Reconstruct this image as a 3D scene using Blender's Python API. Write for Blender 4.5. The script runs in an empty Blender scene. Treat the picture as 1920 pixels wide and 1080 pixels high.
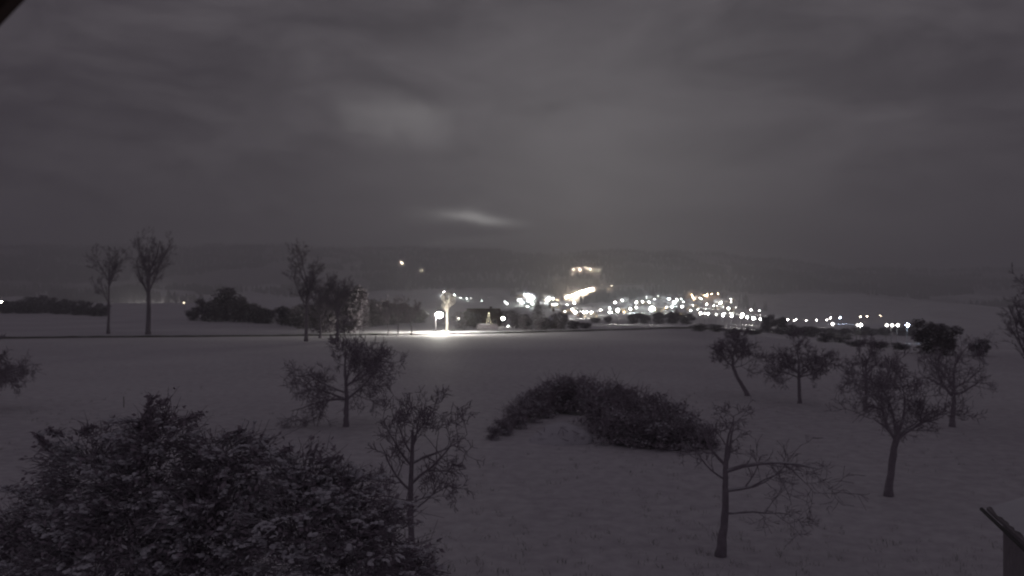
import bpy, bmesh, math, random
import numpy as np
from mathutils import Vector, noise

# ------------------------------------------------------------------ camera, sky, light, exposure
SC = bpy.context.scene
COL = SC.collection
F, HOR, CAMZ = 1536.0, 560.0, 8.0          # focal length and horizon in photograph pixels, eye height in metres
cam_d = bpy.data.cameras.new('camera')
cam_d.sensor_width = 36.0
cam_d.lens = 36.0 * F / 1920.0
cam_d.shift_y = (HOR - 540.0) / 1920.0
cam_d.clip_start = 0.05
cam_d.clip_end = 20000.0
cam_d.dof.use_dof = True                   # a small webcam, focused a little too near
cam_d.dof.focus_distance = 5.0
cam_d.dof.aperture_fstop = 2.3
cam = bpy.data.objects.new('camera', cam_d)
cam.location = (0, 0, CAMZ)
cam.rotation_euler = (math.pi / 2, 0, 0)
COL.objects.link(cam)
SC.camera = cam

SUN_EL, SUN_AZ = math.radians(-6), math.radians(140)


def make_world():
    w = bpy.data.worlds.new('World')
    SC.world = w
    w.use_nodes = True
    w.cycles.sampling_method = 'NONE'
    nt = w.node_tree
    nt.nodes.clear()
    N, L = nt.nodes.new, nt.links.new

    def math_(op, a, b=None, clamp=False):
        n = N('ShaderNodeMath')
        n.operation = op
        n.use_clamp = clamp
        for i, v in enumerate((a, b)):
            if v is None:
                continue
            if isinstance(v, (int, float)):
                n.inputs[i].default_value = v
            else:
                L(v, n.inputs[i])
        return n.outputs[0]

    tc = N('ShaderNodeTexCoord')
    sep = N('ShaderNodeSeparateXYZ')
    L(tc.outputs['Generated'], sep.inputs[0])
    dx, dy, dz = sep.outputs
    # drifting cloud deck: low-frequency noise stretched along the horizon
    mp = N('ShaderNodeMapping')
    mp.inputs['Scale'].default_value = (1.6, 1.6, 5.0)
    L(tc.outputs['Generated'], mp.inputs[0])
    n1 = N('ShaderNodeTexNoise')
    n1.inputs['Scale'].default_value = 3.2
    n1.inputs['Detail'].default_value = 5
    n1.inputs['Roughness'].default_value = 0.63
    n1.inputs['Distortion'].default_value = 0.35
    L(mp.outputs[0], n1.inputs['Vector'])
    cl = N('ShaderNodeMapRange')
    cl.inputs[1].default_value = 0.36
    cl.inputs[2].default_value = 0.68
    L(n1.outputs['Fac'], cl.inputs[0])
    base = N('ShaderNodeMix')
    base.data_type = 'RGBA'
    L(cl.outputs[0], base.inputs[0])
    base.inputs[6].default_value = (0.032, 0.0265, 0.0355, 1)
    base.inputs[7].default_value = (0.088, 0.078, 0.090, 1)
    # the cloud deck glows over the town (light from below)
    td = Vector(((1090 - 960) / F, 1.0, 0.07)).normalized()
    dot = N('ShaderNodeVectorMath')
    dot.operation = 'DOT_PRODUCT'
    L(tc.outputs['Generated'], dot.inputs[0])
    dot.inputs[1].default_value = td
    ang = math_('ARCCOSINE', math_('MINIMUM', dot.outputs['Value'], 1.0))
    glow = math_('MULTIPLY', math_('POWER', 2.718, math_('MULTIPLY', math_('POWER', math_('DIVIDE', ang, 0.40), 2.0), -1.0)), 0.072)
    glow = math_('ADD', glow, math_('MULTIPLY', math_('POWER', 2.718, math_('MULTIPLY', math_('POWER', math_('DIVIDE', ang, 0.17), 2.0), -1.0)), 0.10))
    # two thin lit cloud shreds over the ridge
    ys = math_('MAXIMUM', dy, 0.02)
    u = math_('DIVIDE', dx, ys)
    v = math_('DIVIDE', dz, ys)
    n2 = N('ShaderNodeTexNoise')
    n2.inputs['Scale'].default_value = 11.0
    n2.inputs['Detail'].default_value = 7
    L(tc.outputs['Generated'], n2.inputs['Vector'])
    wob = math_('SUBTRACT', n2.outputs['Fac'], 0.5)

    def shred(px, py, ax, ay, tilt, amp, soft):
        du = math_('SUBTRACT', u, (px - 960) / F)
        dv = math_('SUBTRACT', v, (HOR - py) / F)
        dv = math_('ADD', dv, math_('MULTIPLY', du, tilt))
        dv = math_('ADD', dv, math_('MULTIPLY', wob, soft))
        du = math_('ADD', du, math_('MULTIPLY', wob, soft * 2))
        e = math_('ADD', math_('POWER', math_('ABSOLUTE', math_('DIVIDE', du, ax / F)), 2.0),
                  math_('POWER', math_('ABSOLUTE', math_('DIVIDE', dv, ay / F)), 2.0))
        g = math_('MULTIPLY', math_('POWER', 2.718, math_('MULTIPLY', e, -1.0)), amp)
        return math_('MULTIPLY', g, math_('GREATER_THAN', dy, 0.05))

    s = math_('ADD', shred(900, 411, 56, 9, 0.13, 0.75, 0.018), shred(745, 228, 78, 38, 0.30, 0.11, 0.12))
    s = math_('ADD', s, shred(840, 404, 70, 16, 0.0, 0.13, 0.05))
    s = math_('ADD', s, shred(880, 452, 90, 7, -0.08, 0.12, 0.012))
    s = math_('ADD', s, glow)
    cmb = N('ShaderNodeMix')
    cmb.data_type = 'RGBA'
    cmb.blend_type = 'ADD'
    cmb.inputs[0].default_value = 1.0
    L(base.outputs[2], cmb.inputs[6])
    tint = N('ShaderNodeMix')
    tint.data_type = 'RGBA'
    tint.blend_type = 'MULTIPLY'
    tint.inputs[0].default_value = 1.0
    vc = N('ShaderNodeCombineColor')
    for i in range(3):
        L(s, vc.inputs[i])
    L(vc.outputs[0], tint.inputs[6])
    tint.inputs[7].default_value = (1.0, 0.98, 0.95, 1)
    L(tint.outputs[2], cmb.inputs[7])
    bg = N('ShaderNodeBackground')
    L(cmb.outputs[2], bg.inputs['Color'])
    bg.inputs['Strength'].default_value = 1.0
    # the last trace of clear night sky above the clouds
    sky = N('ShaderNodeTexSky')
    sky.sky_type = 'NISHITA'
    sky.sun_disc = False
    sky.sun_elevation = SUN_EL
    sky.sun_rotation = SUN_AZ
    bg2 = N('ShaderNodeBackground')
    L(sky.outputs[0], bg2.inputs['Color'])
    bg2.inputs['Strength'].default_value = 0.0006
    add = N('ShaderNodeAddShader')
    L(bg.outputs[0], add.inputs[0])
    L(bg2.outputs[0], add.inputs[1])
    out = N('ShaderNodeOutputWorld')
    L(add.outputs[0], out.inputs['Surface'])


make_world()
# overcast night without a moon: no sun lamp, the cloud deck and the street lamps are the only light

SC.view_settings.view_transform = 'Standard'
SC.view_settings.look = 'None'
SC.view_settings.exposure = 0.0
SC.view_settings.gamma = 1.0
SC.view_settings.use_curve_mapping = False
cy = SC.cycles
cy.use_denoising = True
cy.max_bounces = 5
cy.diffuse_bounces = 4
cy.glossy_bounces = 1
cy.transmission_bounces = 2
cy.volume_bounces = 2
cy.transparent_max_bounces = 8
cy.sample_clamp_indirect = 1.5
cy.caustics_reflective = cy.caustics_refractive = False
cy.use_light_tree = True
cy.use_adaptive_sampling = False

# ------------------------------------------------------------------ helpers


def tag(o, label=None, cat=None, group=None, kind=None):
    if label: o['label'] = label
    if cat: o['category'] = cat
    if group: o['group'] = group
    if kind: o['kind'] = kind
    return o


def link(name, data, parent=None, loc=None):
    o = bpy.data.objects.new(name, data)
    COL.objects.link(o)
    if parent: o.parent = parent
    if loc is not None: o.location = loc
    return o


def empty(name, loc, rz=0.0):
    o = link(name, None, None, loc)
    o.rotation_euler.z = rz
    o.empty_display_size = 0.3
    return o


def copy_thing(o, parent=None):
    c = o.copy()
    COL.objects.link(c)
    c.parent = parent
    for ch in o.children:
        copy_thing(ch, c)
    return c


def material(name, color, rough=0.9, emit=None, strength=0.0, var=0.0, scale=5.0, bump=0.0, bscale=20.0, snow=0.0, spec=0.2):
    m = bpy.data.materials.new(name)
    m.use_nodes = True
    nt = m.node_tree
    b = nt.nodes['Principled BSDF']
    b.inputs['Base Color'].default_value = (*color, 1)
    b.inputs['Roughness'].default_value = rough
    b.inputs['Specular IOR Level'].default_value = spec
    tc = nt.nodes.new('ShaderNodeTexCoord')
    col_out = None
    if var:
        n = nt.nodes.new('ShaderNodeTexNoise')
        n.inputs['Scale'].default_value = scale
        n.inputs['Detail'].default_value = 6
        nt.links.new(tc.outputs['Object'], n.inputs['Vector'])
        mx = nt.nodes.new('ShaderNodeMix')
        mx.data_type = 'RGBA'
        mx.inputs[6].default_value = (*[c * (1 - var) for c in color], 1)
        mx.inputs[7].default_value = (*[min(1, c * (1 + var)) for c in color], 1)
        nt.links.new(n.outputs['Fac'], mx.inputs[0])
        col_out = mx.outputs[2]
    if snow:                                   # snow lodged on the upper sides, whitened further to lift tones lost in shade
        g = nt.nodes.new('ShaderNodeNewGeometry')
        s = nt.nodes.new('ShaderNodeSeparateXYZ')
        nt.links.new(g.outputs['Normal'], s.inputs[0])
        n = nt.nodes.new('ShaderNodeTexNoise')
        n.inputs['Scale'].default_value = 1.3
        nt.links.new(tc.outputs['Object'], n.inputs['Vector'])
        a = nt.nodes.new('ShaderNodeMath')
        a.operation = 'MULTIPLY'
        nt.links.new(s.outputs[2], a.inputs[0])
        nt.links.new(n.outputs['Fac'], a.inputs[1])
        r = nt.nodes.new('ShaderNodeMapRange')
        r.inputs[1].default_value = 0.5 - snow * 0.3
        r.inputs[2].default_value = 0.62 - snow * 0.3
        nt.links.new(a.outputs[0], r.inputs[0])
        mx = nt.nodes.new('ShaderNodeMix')
        mx.data_type = 'RGBA'
        nt.links.new(r.outputs[0], mx.inputs[0])
        if col_out: nt.links.new(col_out, mx.inputs[6])
        else: mx.inputs[6].default_value = (*color, 1)
        mx.inputs[7].default_value = (0.78, 0.79, 0.82, 1)
        col_out = mx.outputs[2]
    if col_out: nt.links.new(col_out, b.inputs['Base Color'])
    if bump:
        n = nt.nodes.new('ShaderNodeTexNoise')
        n.inputs['Scale'].default_value = bscale
        n.inputs['Detail'].default_value = 6
        nt.links.new(tc.outputs['Object'], n.inputs['Vector'])
        bp = nt.nodes.new('ShaderNodeBump')
        bp.inputs['Strength'].default_value = bump
        bp.inputs['Distance'].default_value = 0.1
        nt.links.new(n.outputs['Fac'], bp.inputs['Height'])
        nt.links.new(bp.outputs[0], b.inputs['Normal'])
    if emit:
        b.inputs['Emission Color'].default_value = (*emit, 1)
        b.inputs['Emission Strength'].default_value = strength
    return m


def snow_ground_material():
    m = material('meadow_snow', (0.7, 0.7, 0.74), 0.8)
    nt = m.node_tree
    N, L = nt.nodes.new, nt.links.new
    b = nt.nodes['Principled BSDF']
    tc = N('ShaderNodeTexCoord')
    big = N('ShaderNodeTexNoise'); big.inputs['Scale'].default_value = 0.035; big.inputs['Detail'].default_value = 5
    fine = N('ShaderNodeTexNoise'); fine.inputs['Scale'].default_value = 1.4; fine.inputs['Detail'].default_value = 9; fine.inputs['Roughness'].default_value = 0.7
    for n in (big, fine): L(tc.outputs['Object'], n.inputs['Vector'])
    # grass blades poke through where the snow is thin
    s = N('ShaderNodeMath'); s.operation = 'MULTIPLY_ADD'
    L(big.outputs['Fac'], s.inputs[0]); s.inputs[1].default_value = 0.55
    L(fine.outputs['Fac'], s.inputs[2])
    r = N('ShaderNodeMapRange'); r.inputs[1].default_value = 0.62; r.inputs[2].default_value = 0.92
    L(s.outputs[0], r.inputs[0])
    mx = N('ShaderNodeMix'); mx.data_type = 'RGBA'
    mx.inputs[6].default_value = (0.68, 0.655, 0.69, 1)
    mx.inputs[7].default_value = (0.90, 0.89, 0.91, 1)
    L(r.outputs[0], mx.inputs[0])
    # the far hills are wooded: dark ground under the trees, a few snowy clearings
    sp = N('ShaderNodeSeparateXYZ'); L(tc.outputs['Object'], sp.inputs[0])
    wd = N('ShaderNodeTexNoise'); wd.inputs['Scale'].default_value = 0.0028; wd.inputs['Detail'].default_value = 6; wd.inputs['Roughness'].default_value = 0.62
    L(tc.outputs['Object'], wd.inputs['Vector'])
    far = N('ShaderNodeMapRange'); far.inputs[1].default_value = 1350; far.inputs[2].default_value = 2000
    L(sp.outputs[1], far.inputs[0])
    ad = N('ShaderNodeMath'); ad.operation = 'MULTIPLY_ADD'; L(far.outputs[0], ad.inputs[0]); ad.inputs[1].default_value = 0.42; L(wd.outputs['Fac'], ad.inputs[2])
    wr = N('ShaderNodeMapRange'); wr.inputs[1].default_value = 0.74; wr.inputs[2].default_value = 0.86
    L(ad.outputs[0], wr.inputs[0])
    m2 = N('ShaderNodeMix'); m2.data_type = 'RGBA'; L(wr.outputs[0], m2.inputs[0]); L(mx.outputs[2], m2.inputs[6]); m2.inputs[7].default_value = (0.40, 0.37, 0.40, 1)
    mx = m2
    L(mx.outputs[2], b.inputs['Base Color'])
    bp = N('ShaderNodeBump'); bp.inputs['Strength'].default_value = 0.18; bp.inputs['Distance'].default_value = 0.15
    L(fine.outputs['Fac'], bp.inputs['Height']); L(bp.outputs[0], b.inputs['Normal'])
    return m


M = {}
M['snow_ground'] = snow_ground_material()
M['snow'] = material('settled_snow', (0.82, 0.82, 0.86), 0.75, var=0.06, scale=2.0, bump=0.35, bscale=6)
M['road_snow'] = material('packed_snow', (0.72, 0.72, 0.74), 0.7, var=0.15, scale=0.8, bump=0.4, bscale=4)
M['grass_bank'] = material('bare_grass_bank', (0.09, 0.085, 0.06), 0.95, var=0.5, scale=2.5, bump=0.6)
M['bark'] = material('grey_bark', (0.36, 0.32, 0.36), 0.95, var=0.35, scale=6, bump=0.6, bscale=14, snow=0.65)
M['bark_far'] = material('dark_bark', (0.27, 0.24, 0.27), 0.95, var=0.3, scale=2, snow=0.5)
M['linden'] = material('pale_bark', (0.15, 0.135, 0.12), 0.95, var=0.3, scale=2)
M['leaf'] = material('dark_evergreen_leaf', (0.42, 0.37, 0.415), 0.85, var=0.4, scale=3, snow=0.75)
M['thicket'] = material('brown_winter_twigs', (0.42, 0.37, 0.415), 0.95, var=0.4, scale=2, snow=0.8)
M['grove'] = material('dark_winter_crown', (0.17, 0.15, 0.17), 0.95, var=0.4, scale=2, snow=0.3)
M['needle'] = material('dark_conifer_needles', (0.2, 0.185, 0.2), 0.9, var=0.4, scale=2, snow=0.7)
M['wall'] = material('pale_render', (0.34, 0.32, 0.29), 0.9, var=0.1, scale=0.6)
M['wood'] = material('dark_boards', (0.10, 0.075, 0.06), 0.85, var=0.4, scale=3)
M['grey_wood'] = material('weathered_grey_boards', (0.34, 0.31, 0.33), 0.9, var=0.3, scale=3, bump=0.3)
M['metal'] = material('galvanised_metal', (0.28, 0.28, 0.29), 0.5, var=0.15, scale=8)
M['dark_metal'] = material('dark_zinc', (0.06, 0.055, 0.06), 0.6, var=0.2, scale=8)
M['glass'] = material('dark_window_glass', (0.02, 0.02, 0.025), 0.1, spec=0.6)
M['frame'] = material('painted_window_frame', (0.5, 0.48, 0.45), 0.6, var=0.05)
M['window_lit'] = material('lit_window', (0.6, 0.5, 0.35), 0.5, emit=(1.0, 0.72, 0.42), strength=1.6)

# ------------------------------------------------------------------ terrain
TD = np.log([1, 90, 120, 160, 200, 250, 300, 400, 500, 600, 800, 1000, 1200, 1400, 1700, 2000, 2400, 2900, 3400, 4200, 9000])
TL = [0, 0, 0, 0, 0, 0, 0, 0, 0, .2, 1.5, 2.5, -6, -6, 14, 45, 95, 155, 224, 205, 150]
TC = [0, 0, 0, 0, 0, -.7, -1.8, -3.9, -6, -8.5, -12, -10.5, -4, 5, 24, 58, 104, 150, 196, 190, 150]
TR = [0, 0, 0, -1.4, -3.5, -5.8, -7.8, -11.5, -14.5, -16, -16, -16, -14, -8, 2, 20, 50, 86, 125, 120, 110]


def sstep(a, b, x):
    t = min(1.0, max(0.0, (x - a) / (b - a)))
    return t * t * (3 - 2 * t)


def terrain(x, y):
    r = math.hypot(x, y)
    if r < 0.5: return 0.0
    u = max(-0.95, min(0.95, x / y)) if y > 1e-6 else math.copysign(0.95, x)
    d = r / math.sqrt(1 + u * u)
    px = 960 + u * F
    ld = math.log(max(d, 1.0))
    zl, zc, zr = np.interp(ld, TD, TL), np.interp(ld, TD, TC), np.interp(ld, TD, TR)
    a, b = sstep(480, 1020, px), sstep(1230, 1620, px)
    z = zl * (1 - a) + zc * a
    z = z * (1 - b) + zr * b
    z += (noise.noise((x * 0.03, y * 0.03, 1.7)) * 0.26 + noise.noise((x * 0.11, y * 0.11, 7.7)) * 0.09) * sstep(5, 40, d) * (1 - 0.6 * sstep(120, 170, d))
    if d > 500:
        k = sstep(500, 2200, d)
        z += noise.fractal((x * 0.0035, y * 0.0035, 5.0), 1.0, 2.0, 5) * 26 * k
    return float(z * sstep(-0.5, 0.15, y / r))


def gp(px, py, lift=0.0, dmin=14.0, dmax=3600.0):
    """the point of the ground (or LIFT metres above it) that a photograph pixel looks at"""
    tu, tv = (px - 960) / F, (py - HOR) / F
    d = dmin
    prev = d
    while d < dmax:
        if CAMZ - tv * d <= terrain(tu * d, d) + lift:
            lo, hi = prev, d
            for _ in range(12):
                md = (lo + hi) / 2
                if CAMZ - tv * md <= terrain(tu * md, md) + lift: hi = md
                else: lo = md
            d = hi
            return Vector((tu * d, d, terrain(tu * d, d)))
        prev = d
        d *= 1.012
    d = 2600.0
    return Vector((tu * d, d, terrain(tu * d, d)))


def pt(px, py, d):
    return Vector(((px - 960) / F * d, d, CAMZ - (py - HOR) / F * d))


def build_ground():
    az = list(np.linspace(-38, 38, 190)) + list(np.linspace(41, 319, 70))
    rings = [0.0] + list(np.geomspace(3, 9000, 190))
    vs, fs = [], []
    na = len(az)
    vs.append((0, 0, 0))
    for r in rings[1:]:
        for a in az:
            t = math.radians(a)
            x, y = r * math.sin(t), r * math.cos(t)
            vs.append((x, y, terrain(x, y)))
    for j in range(na):
        fs.append((0, 1 + (j + 1) % na, 1 + j))
    for i in range(len(rings) - 2):
        o = 1 + i * na
        for j in range(na):
            k = (j + 1) % na
            fs.append((o + j, o + k, o + na + k, o + na + j))
    me = bpy.data.meshes.new('ground')
    me.from_pydata(vs, [], fs)
    me.polygons.foreach_set('use_smooth', [True] * len(fs))
    me.materials.append(M['snow_ground'])
    bm = bmesh.new(); bm.from_mesh(me)
    bmesh.ops.recalc_face_normals(bm, faces=bm.faces)
    bm.to_mesh(me); bm.free()
    tag(link('ground', me), kind='structure')


build_ground()


class MB:
    """collects shapes for one mesh"""

    def __init__(s):
        s.v, s.f, s.m = [], [], []

    def quad(s, a, b, c, d, mi=0):
        n = len(s.v)
        s.v += [tuple(a), tuple(b), tuple(c), tuple(d)]
        s.f.append((n, n + 1, n + 2, n + 3)); s.m.append(mi)

    def box(s, lo, hi, mi=0):
        n = len(s.v)
        (x0, y0, z0), (x1, y1, z1) = lo, hi
        s.v += [(x0, y0, z0), (x1, y0, z0), (x1, y1, z0), (x0, y1, z0), (x0, y0, z1), (x1, y0, z1), (x1, y1, z1), (x0, y1, z1)]
        for q in ((0, 3, 2, 1), (4, 5, 6, 7), (0, 1, 5, 4), (1, 2, 6, 5), (2, 3, 7, 6), (3, 0, 4, 7)):
            s.f.append(tuple(n + i for i in q)); s.m.append(mi)

    def tube(s, pts, rad, sides=6, mi=0, cap=True):
        pts = [Vector(p) for p in pts]
        n0 = len(s.v)
        for i, p in enumerate(pts):
            t = (pts[min(i + 1, len(pts) - 1)] - pts[max(i - 1, 0)])
            if t.length < 1e-7: t = Vector((0, 0, 1))
            t.normalize()
            a = t.cross(Vector((0.31, 0.95, 0.05)))
            if a.length < 0.05: a = t.cross(Vector((1, 0, 0)))
            a.normalize()
            b = t.cross(a)
            for k in range(sides):
                an = 2 * math.pi * k / sides
                s.v.append(tuple(p + (a * math.cos(an) + b * math.sin(an)) * rad[i]))
        for i in range(len(pts) - 1):
            for k in range(sides):
                o, q = n0 + i * sides, (k + 1) % sides
                s.f.append((o + k, o + q, o + sides + q, o + sides + k)); s.m.append(mi)
        if cap and sides > 3:
            s.f.append(tuple(n0 + (len(pts) - 1) * sides + k for k in range(sides))); s.m.append(mi)
            s.f.append(tuple(n0 + k for k in reversed(range(sides)))); s.m.append(mi)

    def blob(s, c, rx, ry, rz, rng, mi=0, seg=7, ringn=4, rough=0.25, lower=-0.35):
        """a lumpy flattened dome"""
        n0 = len(s.v)
        for i in range(ringn):
            ph = lower + (math.pi / 2 - lower) * i / ringn
            for k in range(seg):
                an = 2 * math.pi * (k + 0.5 * (i % 2)) / seg
                q = 1 + rng.uniform(-rough, rough)
                s.v.append((c[0] + rx * math.cos(ph) * math.cos(an) * q, c[1] + ry * math.cos(ph) * math.sin(an) * q, c[2] + rz * math.sin(ph) * q))
        s.v.append((c[0], c[1], c[2] + rz))
        for i in range(ringn - 1):
            for k in range(seg):
                o, q = n0 + i * seg, (k + 1) % seg
                s.f.append((o + k, o + q, o + seg + q, o + seg + k)); s.m.append(mi)
        o = n0 + (ringn - 1) * seg
        for k in range(seg):
            s.f.append((o + k, o + (k + 1) % seg, n0 + ringn * seg)); s.m.append(mi)

    def mesh(s, name, *mats, smooth=False):
        me = bpy.data.meshes.new(name)
        me.from_pydata(s.v, [], s.f)
        for m in mats: me.materials.append(m)
        if len(mats) > 1: me.polygons.foreach_set('material_index', s.m)
        if smooth: me.polygons.foreach_set('use_smooth', [True] * len(s.f))
        return me

    def build(s, name, mats, parent=None, loc=None, smooth=False):
        if not isinstance(mats, (list, tuple)): mats = [mats]
        return link(name, s.mesh(name, *mats, smooth=smooth), parent, loc)


# the lane beyond the meadow: a low causeway, its near bank bare of snow
def build_road():
    line = []
    for px, d in ((-700, 128), (-300, 148), (0, 166), (300, 173), (600, 181), (800, 186), (950, 193), (1080, 204), (1180, 222), (1280, 252), (1400, 300)):
        line.append(((px - 960) / F * d, d))
    pts = []
    for i in range(len(line) - 1):
        for t in np.linspace(0, 1, 14)[:-1]:
            pts.append((line[i][0] + (line[i + 1][0] - line[i][0]) * t, line[i][1] + (line[i + 1][1] - line[i][1]) * t))
    road, bank = MB(), MB()
    rows = []
    rng = random.Random(4)
    for i, (x, y) in enumerate(pts):
        a, b = pts[max(0, i - 1)], pts[min(len(pts) - 1, i + 1)]
        t = Vector((b[0] - a[0], b[1] - a[1])).normalized()
        n = Vector((t.y, -t.x))               # towards the camera
        z = terrain(x, y)
        h = 0.30 + rng.uniform(-0.06, 0.06)
        j = rng.uniform(-0.15, 0.15)
        rows.append([(x + n.x * o, y + n.y * o, zz) for o, zz in ((3.2 + j, z - 0.15), (2.6 + j, z + h), (0, z + 0.36), (-2.6, z + h), (-3.6, z - 0.15))])
    for p, q in zip(rows[:-1], rows[1:]):
        bank.quad(p[0], q[0], q[1], p[1])
        for k in (1, 2, 3):
            road.quad(p[k], q[k], q[k + 1], p[k + 1])
    r = tag(road.build('road', M['road_snow']), kind='structure')
    bank.build('grass_verge', M['grass_bank'], r)


build_road()


# the mid-ground farm track strip that catches light beside the valley lamp
def haze_box():
    b = MB()
    b.box((-7000, -400, -60), (7000, 8600, 330))
    m = bpy.data.materials.new('thin_haze')
    m.use_nodes = True
    nt = m.node_tree
    nt.nodes.clear()
    o = nt.nodes.new('ShaderNodeOutputMaterial')
    v = nt.nodes.new('ShaderNodeVolumePrincipled')
    v.inputs['Color'].default_value = (0.92, 0.92, 0.94, 1)
    v.inputs['Density'].default_value = 0.00056
    v.inputs['Anisotropy'].default_value = 0.3
    nt.links.new(v.outputs[0], o.inputs['Volume'])
    tag(b.build('haze', m), label='thin winter night haze filling the whole valley', cat='haze', kind='stuff')


# ------------------------------------------------------------------ trees


def rand_perp(d, rng):
    v = Vector((rng.gauss(0, 1), rng.gauss(0, 1), rng.gauss(0, 1)))
    v -= d * v.dot(d)
    return v.normalized() if v.length > 1e-4 else Vector((1, 0, 0))


def limb(mb, tw, p, d, ln, r, lvl, prm, rng):
    """one branch, then its own branches; LVL 0 are the twigs"""
    seg = prm['seg'][lvl]
    pts, rad = [p.copy()], [r]
    for i in range(seg):
        d = (d + rand_perp(d, rng) * prm['wander'][lvl] + Vector((0, 0, prm['up'][lvl]))).normalized()
        p = p + d * (ln / seg)
        pts.append(p.copy())
        rad.append(max(prm['rmin'], r * (1 - 0.75 * (i + 1) / seg)))
    (tw if lvl <= prm['twig_lvl'] else mb).tube(pts, rad, 3 if lvl <= prm['twig_lvl'] else 5, cap=False)
    if lvl == 0: return
    for _ in range(prm['n'][lvl]):
        t = rng.uniform(prm['from'], 1.0)
        k = min(seg - 1, int(t * seg))
        fr = t * seg - k
        q = pts[k].lerp(pts[k + 1], fr)
        ax = (pts[k + 1] - pts[k]).normalized()
        nd = (ax * prm['fwd'] + rand_perp(ax, rng)).normalized()
        limb(mb, tw, q, nd, ln * rng.uniform(*prm['lr']), max(prm['rmin'], rad[k] * 0.55), lvl - 1, prm, rng)


FRUIT = dict(seg=[2, 3, 4, 5], wander=[.25, .28, .22, .18], up=[.02, .04, .03, .03], n=[0, 7, 7, 6], lr=(0.38, 0.62), fwd=0.75,
             rmin=0.011, twig_lvl=1)
FRUIT['from'] = 0.22
TALL = dict(seg=[2, 3, 4, 6], wander=[.22, .2, .15, .10], up=[.05, .09, .12, .10], n=[0, 6, 7, 8], lr=(0.30, 0.50), fwd=1.15,
            rmin=0.03, twig_lvl=1)
TALL['from'] = 0.18


def bare_tree(name, base, trunk, limbs, prm, rng, bark, label, group=None, sides=9, extra=0):
    """TRUNK: [(offset, radius)]; LIMBS: [(trunk t, direction, length, radius)] in metres from BASE"""
    root = empty(name, base)
    tk, mb, tw = MB(), MB(), MB()
    pts = [Vector(p) for p, _ in trunk]
    rad = [r for _, r in trunk]
    fine, fr = [], []
    for i in range(len(pts) - 1):
        for t in (0, 0.33, 0.66):
            j = rad[i] * 0.16
            fine.append(pts[i].lerp(pts[i + 1], t) + Vector((rng.uniform(-j, j), rng.uniform(-j, j), 0)))
            fr.append((rad[i] * (1 - t) + rad[i + 1] * t) * rng.uniform(0.94, 1.08))
    fine.append(pts[-1]); fr.append(rad[-1])
    fr[0] *= 1.25
    fine[0].z -= 0.12
    tk.tube(fine, fr, sides)
    for t, d, ln, r in limbs:
        k = t * (len(pts) - 1)
        i = min(len(pts) - 2, int(k))
        p = pts[i].lerp(pts[i + 1], k - i)
        limb(mb, tw, p, Vector(d).normalized(), ln, r, 3, prm, rng)
    tk.build('trunk', bark, root, smooth=True)
    cr = tw.build('crown', bark, root)
    if mb.v: mb.build('branch', bark, root)
    tag(root, label, 'tree', group)
    return root


def fruit_tree(base, hgt, width, trunk_h, lean, r0, seed, label, group=None, limbs=None, prm=None, nl=6, droop=0.0):
    rng = random.Random(seed)
    lx = lean * trunk_h
    tr = [((0, 0, 0), r0), ((lx * 0.35, 0.03, trunk_h * 0.4), r0 * 0.8), ((lx * 0.8, -0.04, trunk_h * 0.8), r0 * 0.72),
          ((lx, 0, trunk_h), r0 * 0.66), ((lx * 1.08 + rng.uniform(-.2, .2), rng.uniform(-.2, .2), trunk_h + (hgt - trunk_h) * 0.5), r0 * 0.3)]
    ls = list(limbs or [])
    for i in range(nl):
        an = 2 * math.pi * (i + rng.uniform(-.3, .3)) / nl
        el = rng.uniform(0.25, 0.95)
        ln = width * 0.5 * rng.uniform(0.72, 0.98) * (1.0 if el < 0.7 else 0.9)
        ls.append((rng.uniform(0.70, 0.9), (math.cos(an), math.sin(an), el - droop), ln, r0 * rng.uniform(0.34, 0.5)))
    ls.append((0.98, (rng.uniform(-.3, .3), rng.uniform(-.3, .3), 1), (hgt - trunk_h) * 0.6, r0 * 0.32))
    return bare_tree('fruit_tree', base, tr, ls, prm or FRUIT, rng, M['bark'], label, group)


def P2(**k):
    d = dict(FRUIT); d.update(k); return d


# --- orchard
b = gp(1350, 1043)
s = F / b.y
rng = random.Random(11)
A_L = [(0.55, (0.9, 0.1, 0.10), 2.6, 0.065), (0.74, (0.85, -0.2, 0.45), 2.9, 0.075), (0.8, (0.3, 0.3, 0.9), 1.6, 0.06), (0.8, (-.6, .2, .6), 1.5, 0.055),
       (0.36, (0.9, 0.0, 0.12), 2.2, 0.04), (0.66, (-.9, .3, .3), 1.3, 0.04), (0.97, (.2, -.3, .9), 1.1, 0.05)]
bare_tree('fruit_tree', b, [((0, 0, 0), 0.16), ((.13, 0, .9), .125), ((.19, .02, 1.9), .10), ((.16, 0, 2.7), .085), ((.24, .05, 3.5), .06)], A_L,
          P2(n=[0, 4, 5, 5], rmin=0.009), random.Random(5), M['bark'], 'sparse pruned fruit tree with tall bare trunk and one long slanting branch', 'bare orchard trees')
b = gp(1666, 930)
bare_tree('fruit_tree', b, [((0, 0, 0), .18), ((.10, 0, .9), .145), ((.2, 0, 1.7), .13), ((.32, 0, 2.35), .125), ((.36, 0, 2.9), .06)],
          [(0.72, (-.55, .1, .95), 2.6, .085), (0.74, (.75, .0, .62), 2.4, .085), (.76, (.25, .5, 1), 2.4, .07), (.76, (.2, -.5, .9), 2.2, .07), (.9, (0, .2, 1), 2.2, .06),
           (.76, (-.8, -.3, .7), 2.0, .06), (.78, (.9, .35, .45), 2.2, .06)],
          P2(n=[0, 6, 7, 6], up=[.04, .06, .06, .05]), random.Random(7), M['bark'], 'stout fruit tree forking into a wide V beside the shed', 'bare orchard trees')
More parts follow.
